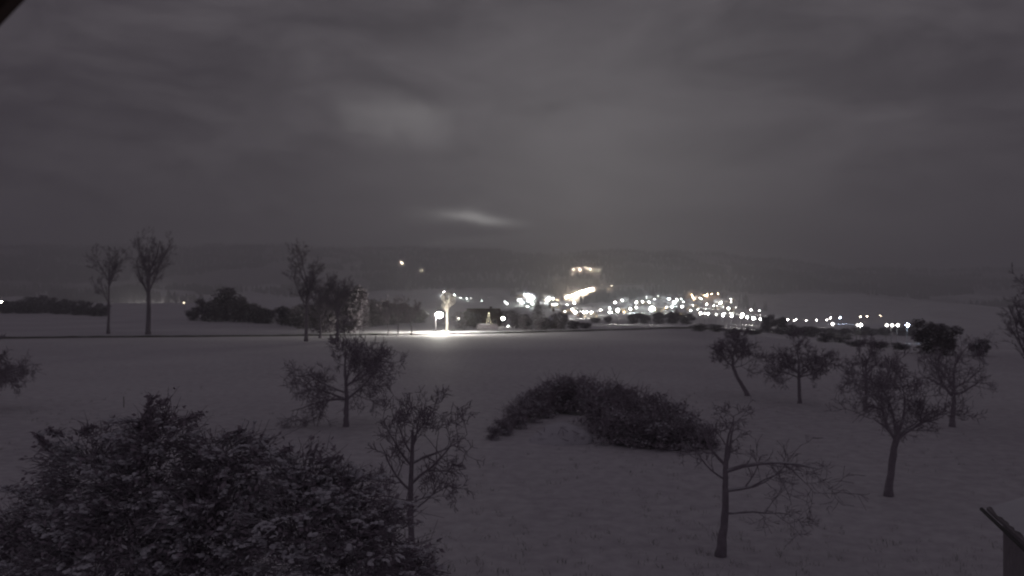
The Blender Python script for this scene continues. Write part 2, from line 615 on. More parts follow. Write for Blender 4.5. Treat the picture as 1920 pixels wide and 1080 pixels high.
fruit_tree(gp(648, 800), 5.4, 7.4, 1.75, 0.05, 0.19, 21, 'broad spreading fruit tree alone in the snowy meadow', 'bare orchard trees', nl=9, droop=0.18,
           prm=P2(n=[0, 8, 7, 6], rmin=.014))
b = gp(1402, 742)
bare_tree('fruit_tree', b, [((0, 0, 0), .20), ((-.45, 0, .8), .16), ((-.95, 0, 1.7), .14), ((-1.25, 0, 2.5), .12), ((-1.2, 0, 3.2), .08)],
          [(.72, (-.7, .2, .8), 2.3, .07), (.75, (.7, -.2, .8), 2.6, .07), (.78, (.1, .6, .9), 2.4, .07), (.9, (-.3, -.5, 1), 2.2, .07), (.95, (.5, .3, 1), 2.2, .06), (.7, (.9, .2, .25), 2.6, .05)],
          P2(n=[0, 8, 7, 6], rmin=.016), random.Random(9), M['bark'], 'old fruit tree with a trunk leaning steeply to one side', 'bare orchard trees')
fruit_tree(gp(1500, 756), 4.9, 5.2, 1.9, -0.05, 0.17, 33, 'small upright fruit tree next to the leaning one', 'bare orchard trees', nl=8, prm=P2(rmin=.016, n=[0, 7, 7, 6]))
b = gp(772, 1072)
bare_tree('fruit_tree', b, [((0, 0, 0), .11), ((-.03, 0, 1.2), .09), ((-.04, 0, 2.4), .075), ((0, .05, 3.3), .06), ((.02, 0, 4.2), .04)],
          [(.35, (.7, .2, .5), 1.6, .04), (.5, (-.8, 0, .6), 1.7, .045), (.55, (.8, .1, .7), 2.1, .05), (.7, (-.6, .3, .8), 1.7, .045), (.72, (.9, -.2, .45), 1.9, .045),
           (.85, (.2, .4, 1), 1.3, .035), (.8, (-.5, -.4, .8), 1.4, .035), (.9, (.6, 0, .8), 1.3, .03), (.3, (-.8, -.3, .5), 1.4, .035), (.42, (.9, .3, .25), 1.5, .035)],
          P2(n=[0, 5, 5, 5], rmin=.010), random.Random(15), M['bark'], 'slender straight young tree rising beside the snow-laden bushes', 'bare orchard trees')
fruit_tree(gp(-22, 770), 4.6, 6.4, 1.7, 0.0, 0.2, 52, 'fruit tree reaching into the picture with only its outer twigs', 'bare orchard trees', nl=8, prm=P2(rmin=.014))
fruit_tree(gp(1786, 800), 5.6, 6.5, 1.8, 0.04, 0.19, 61, 'thin crowned fruit tree behind the V-forked one', 'bare orchard trees', nl=7, prm=P2(rmin=.012, n=[0, 5, 6, 5]))
fruit_tree(gp(1622, 772), 4.8, 5.5, 1.7, 0.05, 0.17, 64, 'dim fruit tree in the gap between small upright one and V-forked one', 'bare orchard trees', nl=7, prm=P2(rmin=.013, n=[0, 6, 6, 5]))


def tall_tree(base, hgt, width, fork, seed, label, group=None, bark=None, r0=None, nl=7, rmin=0.02, lim=1.0):
    rng = random.Random(seed)
    r0 = r0 or hgt * 0.02
    tr = [((0, 0, 0), r0), ((.1, 0, fork * .5), r0 * .8), ((0, .1, fork), r0 * .72), ((.15, 0, fork + (hgt - fork) * .45), r0 * .4), ((.1, 0, fork + (hgt - fork) * .75), r0 * .15)]
    ls = []
    for i in range(nl):
        an = 2 * math.pi * (i + rng.uniform(-.3, .3)) / nl
        t = rng.uniform(0.48, 0.85)
        el = rng.uniform(1.0, 2.0)
        d = Vector((math.cos(an), math.sin(an), el))
        ln = min(width * 0.62 / max(.3, math.hypot(d.x, d.y) / d.length), (hgt - fork) * 0.75) * rng.uniform(.75, 1)
        ls.append((t, d, ln, r0 * lim * rng.uniform(.35, .5)))
    prm = dict(TALL); prm['rmin'] = rmin
    return bare_tree('tall_tree', base, tr, ls, prm, rng, bark or M['bark_far'], label, group, sides=8)


tall_tree(gp(278, 630), 20.0, 14.0, 8.2, 71, 'tallest bare tree with forked crown standing over the lane', 'tall bare trees by the lane', nl=8, r0=.55)
tall_tree(gp(203, 626), 17.0, 11.0, 7.2, 72, 'narrow tall bare tree next to the tallest one by lane', 'tall bare trees by the lane', nl=6, r0=.34)
tall_tree(gp(574, 640), 14.6, 16.0, 6.0, 73, 'tall spreading bare tree in front of the dark grove', 'tall bare trees by the lane', nl=9, r0=.36)
tall_tree(gp(632, 638), 10.0, 10.5, 3.0, 74, 'dense tall tree at the heart of the dark grove', 'tall bare trees by the lane', nl=11, r0=.36)
tall_tree(gp(600, 634), 9.5, 10.5, 3.0, 78, 'second dense tall tree pressed against the grove', 'tall bare trees by the lane', nl=10, r0=.3)
for i, px in enumerate((727, 746, 771)):
    tall_tree(gp(px, 629), 7.6 - .5 * i, 5.2, 2.2, 80 + i, ('young bare tree at the dim end of the lamplit lane', 'middle one of three young bare trees on lamplit lane',
              'young bare tree on the lane closest to the street lamp')[i], 'young trees along the lane', nl=7, r0=.15, rmin=.025)
tall_tree(gp(838, 622.5), 8.6, 12.5, 4.0, 77, 'lime tree lit white by the street lamp beside it', None, bark=M['linden'], r0=.34, nl=7, rmin=.012, lim=.45)


# --- leafy crowns, built from small separate faces
def leaf_cloud(mb, c, rad, n, size, rng, shell=0.45, flat=1.0, mi=0):
    for _ in range(n):
        v = Vector((rng.gauss(0, 1), rng.gauss(0, 1), rng.gauss(0, 1))).normalized()
        q = rng.uniform(shell, 1.0) ** 0.7 * (1 + 0.25 * noise.noise((v.x * 2.3 + c[0], v.y * 2.3 + c[1], v.z * 2.3 + c[2])))
        p = Vector(c) + Vector((v.x * rad, v.y * rad, v.z * rad * flat)) * q
        a = rand_perp(v, rng)
        d = Vector((rng.gauss(0, 1), rng.gauss(0, 1), rng.gauss(0, .7))).normalized()
        a = rand_perp(d, rng)
        s = size * rng.uniform(0.6, 1.4)
        mb.quad(p - d * s, p - a * s * 0.42, p + d * s, p + a * s * 0.42, mi)


def dense_proto(seed, kind):
    """a 10 m tall bushy tree, 8 m wide"""
    rng = random.Random(seed)
    root = empty('bushy_tree', (0, 0, 0))
    tk = MB()
    tk.tube([(0, 0, -.4), (.1, 0, 1.5), (0, .1, 3.5), (.1, 0, 7)], [.32, .25, .2, .08], 7)
    for i in range(7):
        an = i * 0.9 + rng.uniform(-.3, .3)
        z = rng.uniform(1.6, 4.5)
        tk.tube([(0, 0, z), (math.cos(an) * 1.4, math.sin(an) * 1.4, z + 1.2), (math.cos(an) * 2.8, math.sin(an) * 2.8, z + 2.6)], [.14, .09, .04], 5, cap=False)
    tk.build('trunk', M['bark_far'], root, smooth=True)
    cr = MB()
    n = 11
    for i in range(n):
        an = rng.uniform(0, 6.28)
        z = rng.uniform(2.2, 8.3)
        w = 2.9 * math.sqrt(max(0.05, 1 - ((z - 5.0) / 5.2) ** 2))
        q = rng.uniform(.35, 1) * w
        leaf_cloud(cr, (math.cos(an) * q, math.sin(an) * q, z), rng.uniform(1.1, 1.8), 210, 0.30, rng, .2)
    leaf_cloud(cr, (0, 0, 4.6), 3.0, 500, .34, rng, .1, 1.2)
    leaf_cloud(cr, (0, 0, 1.2), 2.6, 300, .34, rng, .1, .6)
    cr.build('crown', M['grove'], root)
    return root


def conifer_proto(seed):
    rng = random.Random(seed)
    root = empty('spruce_tree', (0, 0, 0))
    tk = MB(); tk.tube([(0, 0, -.4), (0, 0, 5), (0, 0, 9.6)], [.26, .16, .03], 7); tk.build('trunk', M['bark_far'], root, smooth=True)
    cr = MB()
    z = 0.7
    while z < 9.7:
        w = 2.7 * (1 - z / 10.0) ** 0.85 + .12
        nb = int(7 + 7 * (1 - z / 10))
        for k in range(nb):
            an = 6.283 * (k + rng.random()) / nb
            L_ = w * rng.uniform(.7, 1.1)
            c, s_ = math.cos(an), math.sin(an)
            for t in np.linspace(.12, 1, 7):
                p = Vector((c * L_ * t, s_ * L_ * t, z - .45 * L_ * t * t + .08))
                for _ in range(2):
                    d = Vector((c + rng.gauss(0, .6), s_ + rng.gauss(0, .6), rng.gauss(-.25, .3))).normalized()
                    a = rand_perp(d, rng)
                    sz = .27 * rng.uniform(.6, 1.2)
                    cr.quad(p - d * sz * .4, p - a * sz * .4, p + d * sz, p + a * sz * .4)
        z += .38
    cr.build('crown', M['needle'], root)
    return root


DENSE = [dense_proto(101, 0), dense_proto(102, 0), dense_proto(103, 0)]
SPRUCE = conifer_proto(104)
USED = set()
TRND = random.Random(8)
placed_px = []


def place_tree(proto, px, by, ty, w, label, group, base_w=7.6, name=None):
    p = gp(px, by)
    h = (by - ty) / F * p.y
    o = proto if proto.name not in USED else copy_thing(proto)
    USED.add(proto.name)
    o.location = p
    sx = w / F * p.y / base_w
    o.scale = (sx, sx, h / 10.0)
    o.rotation_euler.z = TRND.uniform(0, 6.28)
    tag(o, label, 'tree', group)
    return o


def trees(rows, label, group):
    for px, by, ty, w in rows:
        place_tree(TRND.choice(DENSE), px, by, ty, w, label, group)


trees([(20, 587, 560, 40), (52, 588, 548, 48), (88, 587, 550, 44), (124, 589, 556, 44), (160, 591, 560, 42), (192, 593, 566, 38), (8, 588, 566, 36), (36, 588, 564, 40), (70, 588, 560, 44), (106, 589, 562, 44), (142, 591, 566, 44), (176, 593, 572, 40)],
      'dark leafless tree in the hedgerow across the left-hand field'.replace('left-hand', 'far'), 'hedgerow across the far field')
trees([(425, 602, 524, 80)], 'big round dark tree standing in the middle of field', None)
trees([(384, 602, 556, 52), (470, 604, 560, 54), (362, 601, 570, 34), (503, 607, 574, 44), (404, 603, 562, 50), (447, 604, 552, 50), (490, 606, 570, 44)], 'low dark bush flanking the big round tree in the field', 'bushes round the big field tree')
trees([(535, 610, 568, 54), (570, 616, 566, 60), (605, 624, 540, 76), (655, 626, 520, 74), (690, 612, 556, 62), (722, 608, 560, 56), (755, 606, 566, 54), (785, 605, 574, 46), (628, 620, 556, 60), (480, 606, 572, 50), (555, 612, 574, 56), (590, 614, 562, 60), (672, 618, 545, 62), (706, 610, 562, 56), (738, 608, 566, 54), (770, 606, 572, 48), (640, 612, 560, 60)],
      'bushy dark tree crowded into the grove beyond the lane', 'grove beyond the lane')
trees([(866, 617, 577, 44), (889, 615, 574, 42), (932, 612, 575, 50), (968, 615, 574, 44)], 'dark garden tree around the house near the street lamp', 'garden trees by the house')
place_tree(SPRUCE, 1009, 618, 562, 44, 'pointed dark spruce between the two houses', None, base_w=5.2)
trees([(986, 618, 582, 36), (1020, 619, 590, 44), (1052, 619, 581, 36), (1076, 617, 599, 32), (1099, 616, 603, 30)], 'round dark tree huddled at the foot of the spruce', 'trees around the spruce')
trees([(1186, 607, 584, 30), (1208, 607, 581, 34), (1236, 607, 581, 36), (1262, 607, 580, 40), (1287, 608, 585, 36), (1140, 605, 589, 20), (1118, 605, 594, 24)],
      'dark tree in the belt just below the far town', 'tree belt below the town')
trees([(1310, 621, 605, 44), (1342, 622, 606, 44), (1376, 627, 616, 44), (1410, 628, 616, 44), (1440, 624, 586, 36), (1463, 626, 589, 36), (1492, 630, 609, 44), (1520, 632, 609, 46), (1548, 642, 622, 40),
       (1575, 643, 623, 48), (1605, 650, 634, 48), (1645, 652, 638, 52), (1690, 656, 640, 52), (1738, 662, 592, 72), (1772, 666, 600, 62), (1836, 668, 628, 46)],
      'dark tree in the ragged line along the end of orchard', 'tree line at the end of the orchard')
BR = random.Random(27)
trees([(1462 + 25 * i + BR.uniform(-6, 6), 627 + .012 * 25 * i, 609 + BR.uniform(-4, 4), BR.uniform(32, 48)) for i in range(14)],
      'dark tree in the valley belt behind the lone lamps', 'valley tree belt behind the lone lamps')
tall_tree(gp(1946, 770), 8.0, 8.0, 2.0, 92, 'big bare tree cut by the frame behind the shed', None, nl=9, r0=.24, rmin=.012)


# --- shrubs of the curved thicket
def shrub_proto(seed):
    rng = random.Random(seed)
    root = empty('shrub', (0, 0, 0))
    st, cr = MB(), MB()
    for i in range(26):
        an, sp = rng.uniform(0, 6.28), rng.uniform(.15, .75)
        pts = [Vector((0, 0, -.1))]
        for k in range(1, 5):
            pts.append(Vector((math.cos(an) * sp * k / 4 + rng.gauss(0, .05), math.sin(an) * sp * k / 4 + rng.gauss(0, .05), rng.uniform(.8, 1.15) * (k / 4) * 1.5)))
        st.tube(pts, [.035, .028, .02, .014, .009], 4, cap=False)
        for k in (2, 3, 4):
            for _ in range(4):
                q = pts[k] + Vector((rng.gauss(0, .34), rng.gauss(0, .34), rng.gauss(.18, .2)))
                cr.tube([pts[k], q], [.012, .007], 3, cap=False)
    for i in range(12):
        an = rng.uniform(0, 6.28)
        q, z = rng.uniform(.1, .7), rng.uniform(.25, 1.6)
        leaf_cloud(cr, (math.cos(an) * q, math.sin(an) * q, z), rng.uniform(.3, .5), 80, .085, rng, .1)
    for i in range(8):
        an, q = rng.uniform(0, 6.28), rng.uniform(.2, .8)
        leaf_cloud(cr, (math.cos(an) * q, math.sin(an) * q, rng.uniform(.1, .4)), .42, 60, .085, rng, .1, .7)
    st.build('stems', M['thicket'], root)
    cr.build('twigs', M['thicket'], root)
    return root


SH = [shrub_proto(s) for s in (201, 202, 203)]


def shrubs(rows, label, group):
    for px, by, ty, w in rows:
        place_shrub(px, by, ty, w, label, group)


def place_shrub(px, by, ty, w, label, group):
    pr = TRND.choice(SH)
    o = pr if pr.name not in USED else copy_thing(pr)
    USED.add(pr.name)
    p = gp(px, by)
    o.location = p
    sx = w / F * p.y / 1.6
    o.scale = (sx, sx, (by - ty) / F * p.y / 1.95)
    o.rotation_euler.z = TRND.uniform(0, 6.28)
    tag(o, label, 'shrub', group)


shrubs([(926, 824, 798, 34), (945, 815, 783, 38), (964, 803, 757, 46), (985, 792, 740, 52), (1008, 782, 722, 56), (1032, 774, 708, 56), (1058, 772, 700, 56)],
       'leafless shrub in the low arm of the curved thicket', 'curved thicket, low arm')
shrubs([(1090, 776, 702, 66), (1120, 800, 710, 74), (1150, 812, 712, 78), (1182, 820, 722, 80), (1214, 826, 734, 80), (1246, 832, 748, 78), (1276, 838, 766, 74), (1304, 842, 786, 62), (1326, 840, 806, 40),
        (1152, 834, 760, 62), (1185, 836, 768, 62), (1240, 842, 784, 62), (1165, 826, 740, 66), (1210, 838, 776, 62), (1270, 842, 790, 56), (1135, 818, 726, 66), (1230, 836, 756, 66)],
       'leafless shrub in the tall dense arm of the curved thicket', 'curved thicket, tall arm')

# snow-covered heap in the bend of the thicket
p = gp(1055, 832)
rng = random.Random(41)
mb = MB()
for dx, dy, rx, ry, rz in ((0, .9, 1.5, 1.3, 1.15), (-.9, .6, 1.0, 1.0, .75), (.9, .8, .9, 1.0, .85), (-.3, .1, .9, .7, .5)):
    mb.blob((dx, dy, -.15), rx, ry, rz, rng, seg=14, ringn=7, rough=.07, lower=0)
root = empty('garden_heap', p)
mb.build('snow_cover', M['snow'], root, smooth=True)
mb = MB()
for i in range(26):
    a = Vector((rng.uniform(-1.2, 1.2), rng.uniform(-.6, .1), rng.uniform(.02, .7)))
    d = Vector((rng.gauss(0, 1), rng.gauss(-.6, .4), rng.gauss(.3, .4))).normalized() * rng.uniform(.2, .6)
    mb.tube([a, a + d], [.022, .012], 4)
tag(mb.build('brushwood', M['bark'], root), kind='stuff')
tag(root, 'snow-covered garden heap with brushwood poking out inside thicket bend', 'heap')


# --- the two big snow-laden bushes below the window
def big_bush(lobes, d, seed, label, nleaf, shoots):
    rng = random.Random(seed)
    cx = sum(l[0] for l in lobes) / len(lobes)
    base = Vector(((cx - 960) / F * d, d, terrain((cx - 960) / F * d, d)))
    root = empty('snow_laden_bush', base)
    st, cr, sn = MB(), MB(), MB()
    for px, py, rp, dd in lobes:
        c = pt(px, py, d + dd) - base
        rad = rp / F * (d + dd)
        st.tube([Vector((c.x * .15, c.y * .15, -.15)), Vector((c.x * .5, c.y * .4, c.z * .45)), c], [.12, .085, .04], 6, cap=False)
        ncl = int(54 * rad * rad / 1.0) + 14
        for _ in range(ncl):
            v = Vector((rng.gauss(0, 1), rng.gauss(0, 1), abs(rng.gauss(.3, .8)) if rng.random() < .8 else -rng.random())).normalized()
            q = rng.uniform(.5, 1.08)
            p = c + v * rad * q
            r = rng.uniform(.16, .36)
            # a spray: twig, leaves, and sometimes a pad of snow lying on it
            out = (Vector((v.x, v.y, v.z * .3 + rng.uniform(-.2, .4)))).normalized()
            st.tube([p - out * r * 2.2, p + out * r * .9], [.014, .006], 3, cap=False)
            for _k in range(7):
                o = Vector((rng.gauss(0, .35), rng.gauss(0, .35), rng.gauss(0, .25))) * r
                t0 = p + o - out * r * .8
                t1 = t0 + (out + Vector((rng.gauss(0, .6), rng.gauss(0, .6), rng.gauss(.1, .5)))) * r * .8
                t2 = t1 + (out + Vector((rng.gauss(0, .9), rng.gauss(0, .9), rng.gauss(-.1, .7)))) * r * .55
                st.tube([t0, t1, t2], [.010, .007, .004], 3, cap=False)
            w = p + base
            patch = noise.noise((w.x * 1.15, w.y * 1.15, w.z * 1.5)) + .45 * noise.noise((w.x * 3, w.y * 3, w.z * 3)) + .25 * v.z
            snowy = q > .72 and patch > .10
            for _k in range(nleaf):
                o = Vector((rng.gauss(0, .5), rng.gauss(0, .5), rng.gauss(0, .26))) * r + out * rng.uniform(-1.2, 1.1) * r
                dn = (out + Vector((rng.gauss(0, .8), rng.gauss(0, .8), rng.gauss(-.2, .5)))).normalized()
                a = rand_perp(dn, rng)
                s_ = rng.uniform(.045, .085)
                cr.quad(p + o - dn * s_, p + o - a * s_ * .45, p + o + dn * s_, p + o + a * s_ * .45)
            if snowy:
                for _j in range(rng.randint(2, 4)):
                    ax = (out + Vector((rng.gauss(0, .7), rng.gauss(0, .7), rng.gauss(0, .25)))).normalized()
                    q0 = p + Vector((rng.gauss(0, .4), rng.gauss(0, .4), rng.gauss(.15, .2))) * r
                    ln = rng.uniform(.5, 1.3) * r
                    for t in np.linspace(-.5, .5, 6):
                        wd = rng.uniform(.022, .05)
                        sn.blob(q0 + ax * t * ln + Vector((rng.gauss(0, .02), rng.gauss(0, .02), .02 - .25 * t * t * r)), wd * rng.uniform(.9, 1.5), wd * rng.uniform(.9, 1.5), wd * rng.uniform(.5, .8), rng, seg=5, ringn=3, rough=.3, lower=-.6)
    for px, py, qx, qy in shoots:
        a, b_ = pt(px, py, d) - base, pt(qx, qy, d - .3) - base
        m_ = a.lerp(b_, .5) + Vector((rng.gauss(0, .06), rng.gauss(0, .06), .08))
        st.tube([a, m_, b_], [.02, .014, .007], 4, cap=False)
        for t in np.linspace(.2, 1, 16):
            c = a.lerp(b_, t)
            for _ in range(7):
                dn = Vector((rng.gauss(0, 1), rng.gauss(0, 1), rng.gauss(0, .7))).normalized()
                aa = rand_perp(dn, rng); s_ = rng.uniform(.04, .08)
                o = c + dn * rng.uniform(.02, .1)
                cr.quad(o - dn * s_, o - aa * s_ * .45, o + dn * s_, o + aa * s_ * .45)
    st.build('branches', M['bark'], root)
    tag(cr.build('foliage', M['leaf'], root), kind='stuff')
    tag(sn.build('snow_pads', M['snow'], root, smooth=True), kind='stuff')
    tag(root, label, 'bush', 'snow-laden bushes below the window')


big_bush([(300, 855, 92, 0), (180, 905, 100, .3), (425, 895, 92, -.2), (90, 1005, 105, .2), (250, 985, 140, -.6), (410, 1010, 130, -.7), (10, 1090, 120, 0), (180, 1090, 150, -1), (380, 1110, 140, -1.2)],
         17.0, 301, 'huge dark bush with clumps of snow and twigs sticking up', 15,
         [(255, 800, 312, 748), (270, 805, 285, 742), (330, 800, 378, 775), (120, 820, 90, 806), (150, 815, 176, 800), (410, 830, 455, 805), (440, 850, 470, 818), (95, 850, 70, 812)])
big_bush([(560, 930, 84, 0), (640, 950, 84, .2), (700, 1020, 84, .3), (560, 1030, 120, -.6), (670, 1080, 120, -.6), (770, 1085, 62, .2)],
         16.2, 302, 'smaller rounded bush with light snow leaning on the huge one', 13,
         [(500, 870, 470, 842), (520, 860, 545, 838), (590, 870, 640, 858)])

# ------------------------------------------------------------------ shed with snowy roof at the corner of the garden
def build_shed():
    tip = pt(1850, 950, 21.3)
    e = Vector((-.87, -2.9, 0)).normalized()         # along the eave, towards the house
    c = Vector((2.9, -.87, 0)).normalized()          # up the roof slope
    up = Vector((0, 0, 1))
    root = empty('garden_shed', Vector((tip.x, tip.y, terrain(tip.x, tip.y))))
    o = tip - Vector(root.location)
    sl = math.tan(math.radians(20.5))

    def w(a, b_, z):
        return o + e * a + c * b_ + up * z

    def slab(a0, a1, b0, b1, z0, z1, follow=True):
        mb_ = MB()
        n = [w(a0, b0, z0 + sl * b0 * follow), w(a1, b0, z0 + sl * b0 * follow), w(a1, b1, z0 + sl * b1 * follow), w(a0, b1, z0 + sl * b1 * follow)]
        m_ = [w(a0, b0, z1 + sl * b0 * follow), w(a1, b0, z1 + sl * b0 * follow), w(a1, b1, z1 + sl * b1 * follow), w(a0, b1, z1 + sl * b1 * follow)]
        mb_.v = [tuple(x) for x in n + m_]
        mb_.f = [(0, 3, 2, 1), (4, 5, 6, 7), (0, 1, 5, 4), (1, 2, 6, 5), (2, 3, 7, 6), (3, 0, 4, 7)]
        mb_.m = [0] * 6
        return mb_
    slab(0, 7, 0, 3.4, -.10, -.02).build('roof', M['grey_wood'], root)
    # snow blanket with an uneven lip
    sn = MB()
    rng = random.Random(6)
    na, nb = 30, 14
    idx = {}
    for i in range(na + 1):
        for j in range(nb + 1):
            a, b_ = .06 + 6.88 * i / na, .05 + 3.35 * j / nb
            ed = min(i, na - i, j) / 2.0
            h = .11 * min(1, .25 + ed * .5) + .02 * noise.noise((a * 1.3, b_ * 1.3, 2))
            if j == 0: b_ += rng.uniform(-.05, .03)
            idx[i, j] = len(sn.v)
            sn.v.append(tuple(w(a, b_, -.015 + h + sl * b_)))
    for i in range(na):
        for j in range(nb):
            sn.f.append((idx[i, j], idx[i, j + 1], idx[i + 1, j + 1], idx[i + 1, j])); sn.m.append(0)
    sn.build('snow_blanket', M['snow'], root, smooth=True)
    g = MB(); g.tube([w(-.12, -.09, -.10), w(7.1, -.09, -.10)], [.05, .05], 8); g.build('gutter', M['dark_metal'], root)
    zb = -o.z - .1
    for k in range(24):                                 # board cladding of the eave wall and the end wall
        a = .3 + k * .28
        slab(a, a + .265, .30, .34, zb, -.08, False).build('board', M['grey_wood'], root)
    for k in range(11):
        b_ = .35 + k * .28
        mb_ = slab(.28, .32, b_, b_ + .265, zb, -.10 + sl * b_, False)
        mb_.build('board', M['grey_wood'], root)
    tag(root, 'wooden garden shed with thick snow on its sloping roof and dark gutter', 'shed')


build_shed()

# eave of the house the camera looks out of
def build_eave():
    root = empty('house_eave', pt(20, 20, 1.5))
    x = Vector((-1, 0, -1.05)).normalized()
    n = Vector((-1.05, 0, 1)).normalized()
    e0 = pt(24, 24, 1.5) - Vector(root.location)
    def prism(s0, s1, t0, t1, y0, y1):
        m_ = MB()
        q = [e0 + x * s + n * t + Vector((0, y, 0)) for s, t, y in ((s0, t0, y0), (s1, t0, y0), (s1, t1, y0), (s0, t1, y0), (s0, t0, y1), (s1, t0, y1), (s1, t1, y1), (s0, t1, y1))]
        m_.v = [tuple(v) for v in q]
        m_.f = [(0, 3, 2, 1), (4, 5, 6, 7), (0, 1, 5, 4), (1, 2, 6, 5), (2, 3, 7, 6), (3, 0, 4, 7)]
        m_.m = [0] * 6
        return m_
    prism(-2.2, 1.2, 0, .18, -.03, 0).build('verge_board', M['wood'], root)
    prism(-2.2, 1.2, .03, .07, -2.2, -.033).build('soffit', M['wood'], root)
    prism(-2.25, 1.25, .183, .24, -2.2, .06).build('roof_tiles', M['dark_metal'], root)
    tag(root, 'dark eave corner of the house roof above the viewpoint', 'eave')


build_eave()

# small marker stake in the meadow
p = gp(232, 764)
mb = MB(); mb.tube([(0, 0, -.1), (.01, 0, .35), (0, 0, .72)], [.03, .028, .025], 7); mb.tube([(0, 0, .72), (0, 0, .78)], [.045, .02], 7)
tag(mb.build('wooden_stake', M['wood'], None, p), 'short wooden stake alone in the snow above the huge bush', 'stake')


# dead grass tips poking through the snow of the near meadow
def build_grass():
    rng = random.Random(19)
    mb = MB()
    for _ in range(2600):
        d = math.exp(rng.uniform(math.log(20), math.log(75)))
        px = rng.uniform(-80, 2000)
        x = (px - 960) / F * d
        if noise.noise((x * .09, d * .09, 4.4)) + rng.uniform(-.35, .35) < .05: continue
        z = terrain(x, d)
        for _k in range(rng.randint(3, 7)):
            a = Vector((x + rng.gauss(0, .1), d + rng.gauss(0, .1), z - .03))
            t = a + Vector((rng.gauss(0, .07), rng.gauss(0, .07), rng.uniform(.07, .22)))
            w = Vector((.006, .003, 0))
            mb.quad(a - w, a + w, t + w * .3, t - w * .3)
    tag(mb.build('grass', M['grass_bank']), 'dead grass tips poking through the meadow snow', 'grass', kind='stuff')


build_grass()

# ------------------------------------------------------------------ houses
def gable_house(seed, w, dp, h, rh, lit, mats, rows=2, roof='snow'):
    rng = random.Random(seed)
    root = empty('house', (0, 0, 0))
    mb = MB()
    x0, x1 = -w / 2, w / 2
    mb.box((x0, 0, -2.5), (x1, dp, h))
    mb.v += [(x0, 0, h), (x0, dp, h), (x0, dp / 2, h + rh), (x1, 0, h), (x1, dp, h), (x1, dp / 2, h + rh)]
    n = len(mb.v) - 6
    mb.f += [(n, n + 2, n + 1), (n + 3, n + 4, n + 5)]; mb.m += [0, 0]
    mb.build('wall', mats, root)
    rf = MB()
    ov = .5
    k = rh / (dp / 2)
    for sgn in (0, 1):
        yo = -ov if not sgn else dp + ov
        zo = h - ov * k
        a = [(x0 - ov, yo, zo + .02), (x1 + ov, yo, zo + .02), (x1 + ov, dp / 2, h + rh + .02), (x0 - ov, dp / 2, h + rh + .02)]
        b_ = [(x, y, z + .28) for x, y, z in a]
        m = len(rf.v)
        rf.v += a + b_
        rf.f += [tuple(m + i for i in q) for q in ((0, 3, 2, 1), (4, 5, 6, 7), (0, 1, 5, 4), (1, 2, 6, 5), (3, 0, 4, 7))]; rf.m += [0] * 5
    r = rf.build('roof', M[roof], root)
    ch = MB(); ch.box((w * .2, dp * .42, h + rh * .6), (w * .2 + .7, dp * .42 + .7, h + rh + 1.0)); ch.build('chimney', M['wood'], r)
    nw = max(2, int(w / 2.6))
    for fl in range(rows):
        for i in range(nw):
            if fl == 0 and i == nw // 2: continue
            cx = x0 + w * (i + .5) / nw
            z = .9 + fl * 2.7
            if z + 1.3 > h: continue
            fr = MB(); fr.box((cx - .62, -.06, z - .1), (cx + .62, .0, z + 1.4)); f = fr.build('window', M['frame'], root)
            pn = MB()
            pn.box((cx - .52, -.085, z), (cx - .03, -.062, z + 1.28)); pn.box((cx + .03, -.085, z), (cx + .52, -.062, z + 1.28))
            pn.build('pane', M['window_lit'] if rng.random() < lit else M['glass'], f)
    cx = x0 + w * (nw // 2 + .5) / nw
    dr = MB(); dr.box((cx - .5, -.07, -.4), (cx + .5, .0, 2.1)); dr.build('door', M['wood'], root)
    return root


H_near = gable_house(401, 10, 7, 3.2, 2.2, 0.12, M['wood'], roof='wood')
p = gp(905, 613.5)
p.y += 16
p.z = terrain(p.x, p.y)
H_near.location = p
H_near.rotation_euler.z = .12
tag(H_near, 'dark house with snowy gable roof among trees beyond the street lamp', 'house')
H2 = gable_house(402, 4.6, 5, 2.6, 2.2, 0.0, M['wood'])
p = gp(1033, 617.5); p.y += 10; p.z = terrain(p.x, p.y)
H2.location = p
tag(H2, 'small house with pale snowy roof half hidden behind the spruce', 'house')

# ------------------------------------------------------------------ lamps
WHITE, WARM, ORANGE, BLUE, COOL = (1.0, .96, .88), (1.0, .85, .62), (1.0, .66, .36), (.62, .76, 1.0), (.93, 1.0, .95)
LAMP_MESH = {}


def lamp_mesh(color, inten, h=6.0, r=0.55):
    key = (color, inten)
    if key in LAMP_MESH: return LAMP_MESH[key]
    mb = MB()
    mb.tube([(0, .5, -1.0), (0, .5, h * .6), (0, .45, h - .1), (0, .2, h + .35)], [.11, .08, .07, .06], 5, 0)
    mb.box((-.18, -.25, h + .32), (.18, .4, h + .42), 0)
    n = len(mb.v)
    mb.v += [(x * r, y * r - .1, z * r + h - .12) for x, y, z in ((1, 0, 0), (-1, 0, 0), (0, 1, 0), (0, -1, 0), (0, 0, 1), (0, 0, -1))]
    for q in ((0, 2, 4), (2, 1, 4), (1, 3, 4), (3, 0, 4), (2, 0, 5), (1, 2, 5), (3, 1, 5), (0, 3, 5)):
        mb.f.append(tuple(n + i for i in q)); mb.m.append(1)
    m = material('lamp_glow', (.8, .8, .8), emit=color, strength=inten / (math.pi * r * r))
    LAMP_MESH[key] = mb.mesh('street_lamp', M['metal'], m)
    return LAMP_MESH[key]


LAMP_PX = []


def far_lamps(rows, color, label, group, dmin=760.0):
    for px, py, inten in rows:
        p = gp(px, py, lift=6.0, dmin=dmin)
        k = p.y / 1200.0
        inten = float(round(inten * max(.12, k * k), 0)) if k < .75 else inten
        o = link('street_lamp', lamp_mesh(color, inten), None, p)
        tag(o, label, 'street lamp', group)
        LAMP_PX.append((px, py, p))


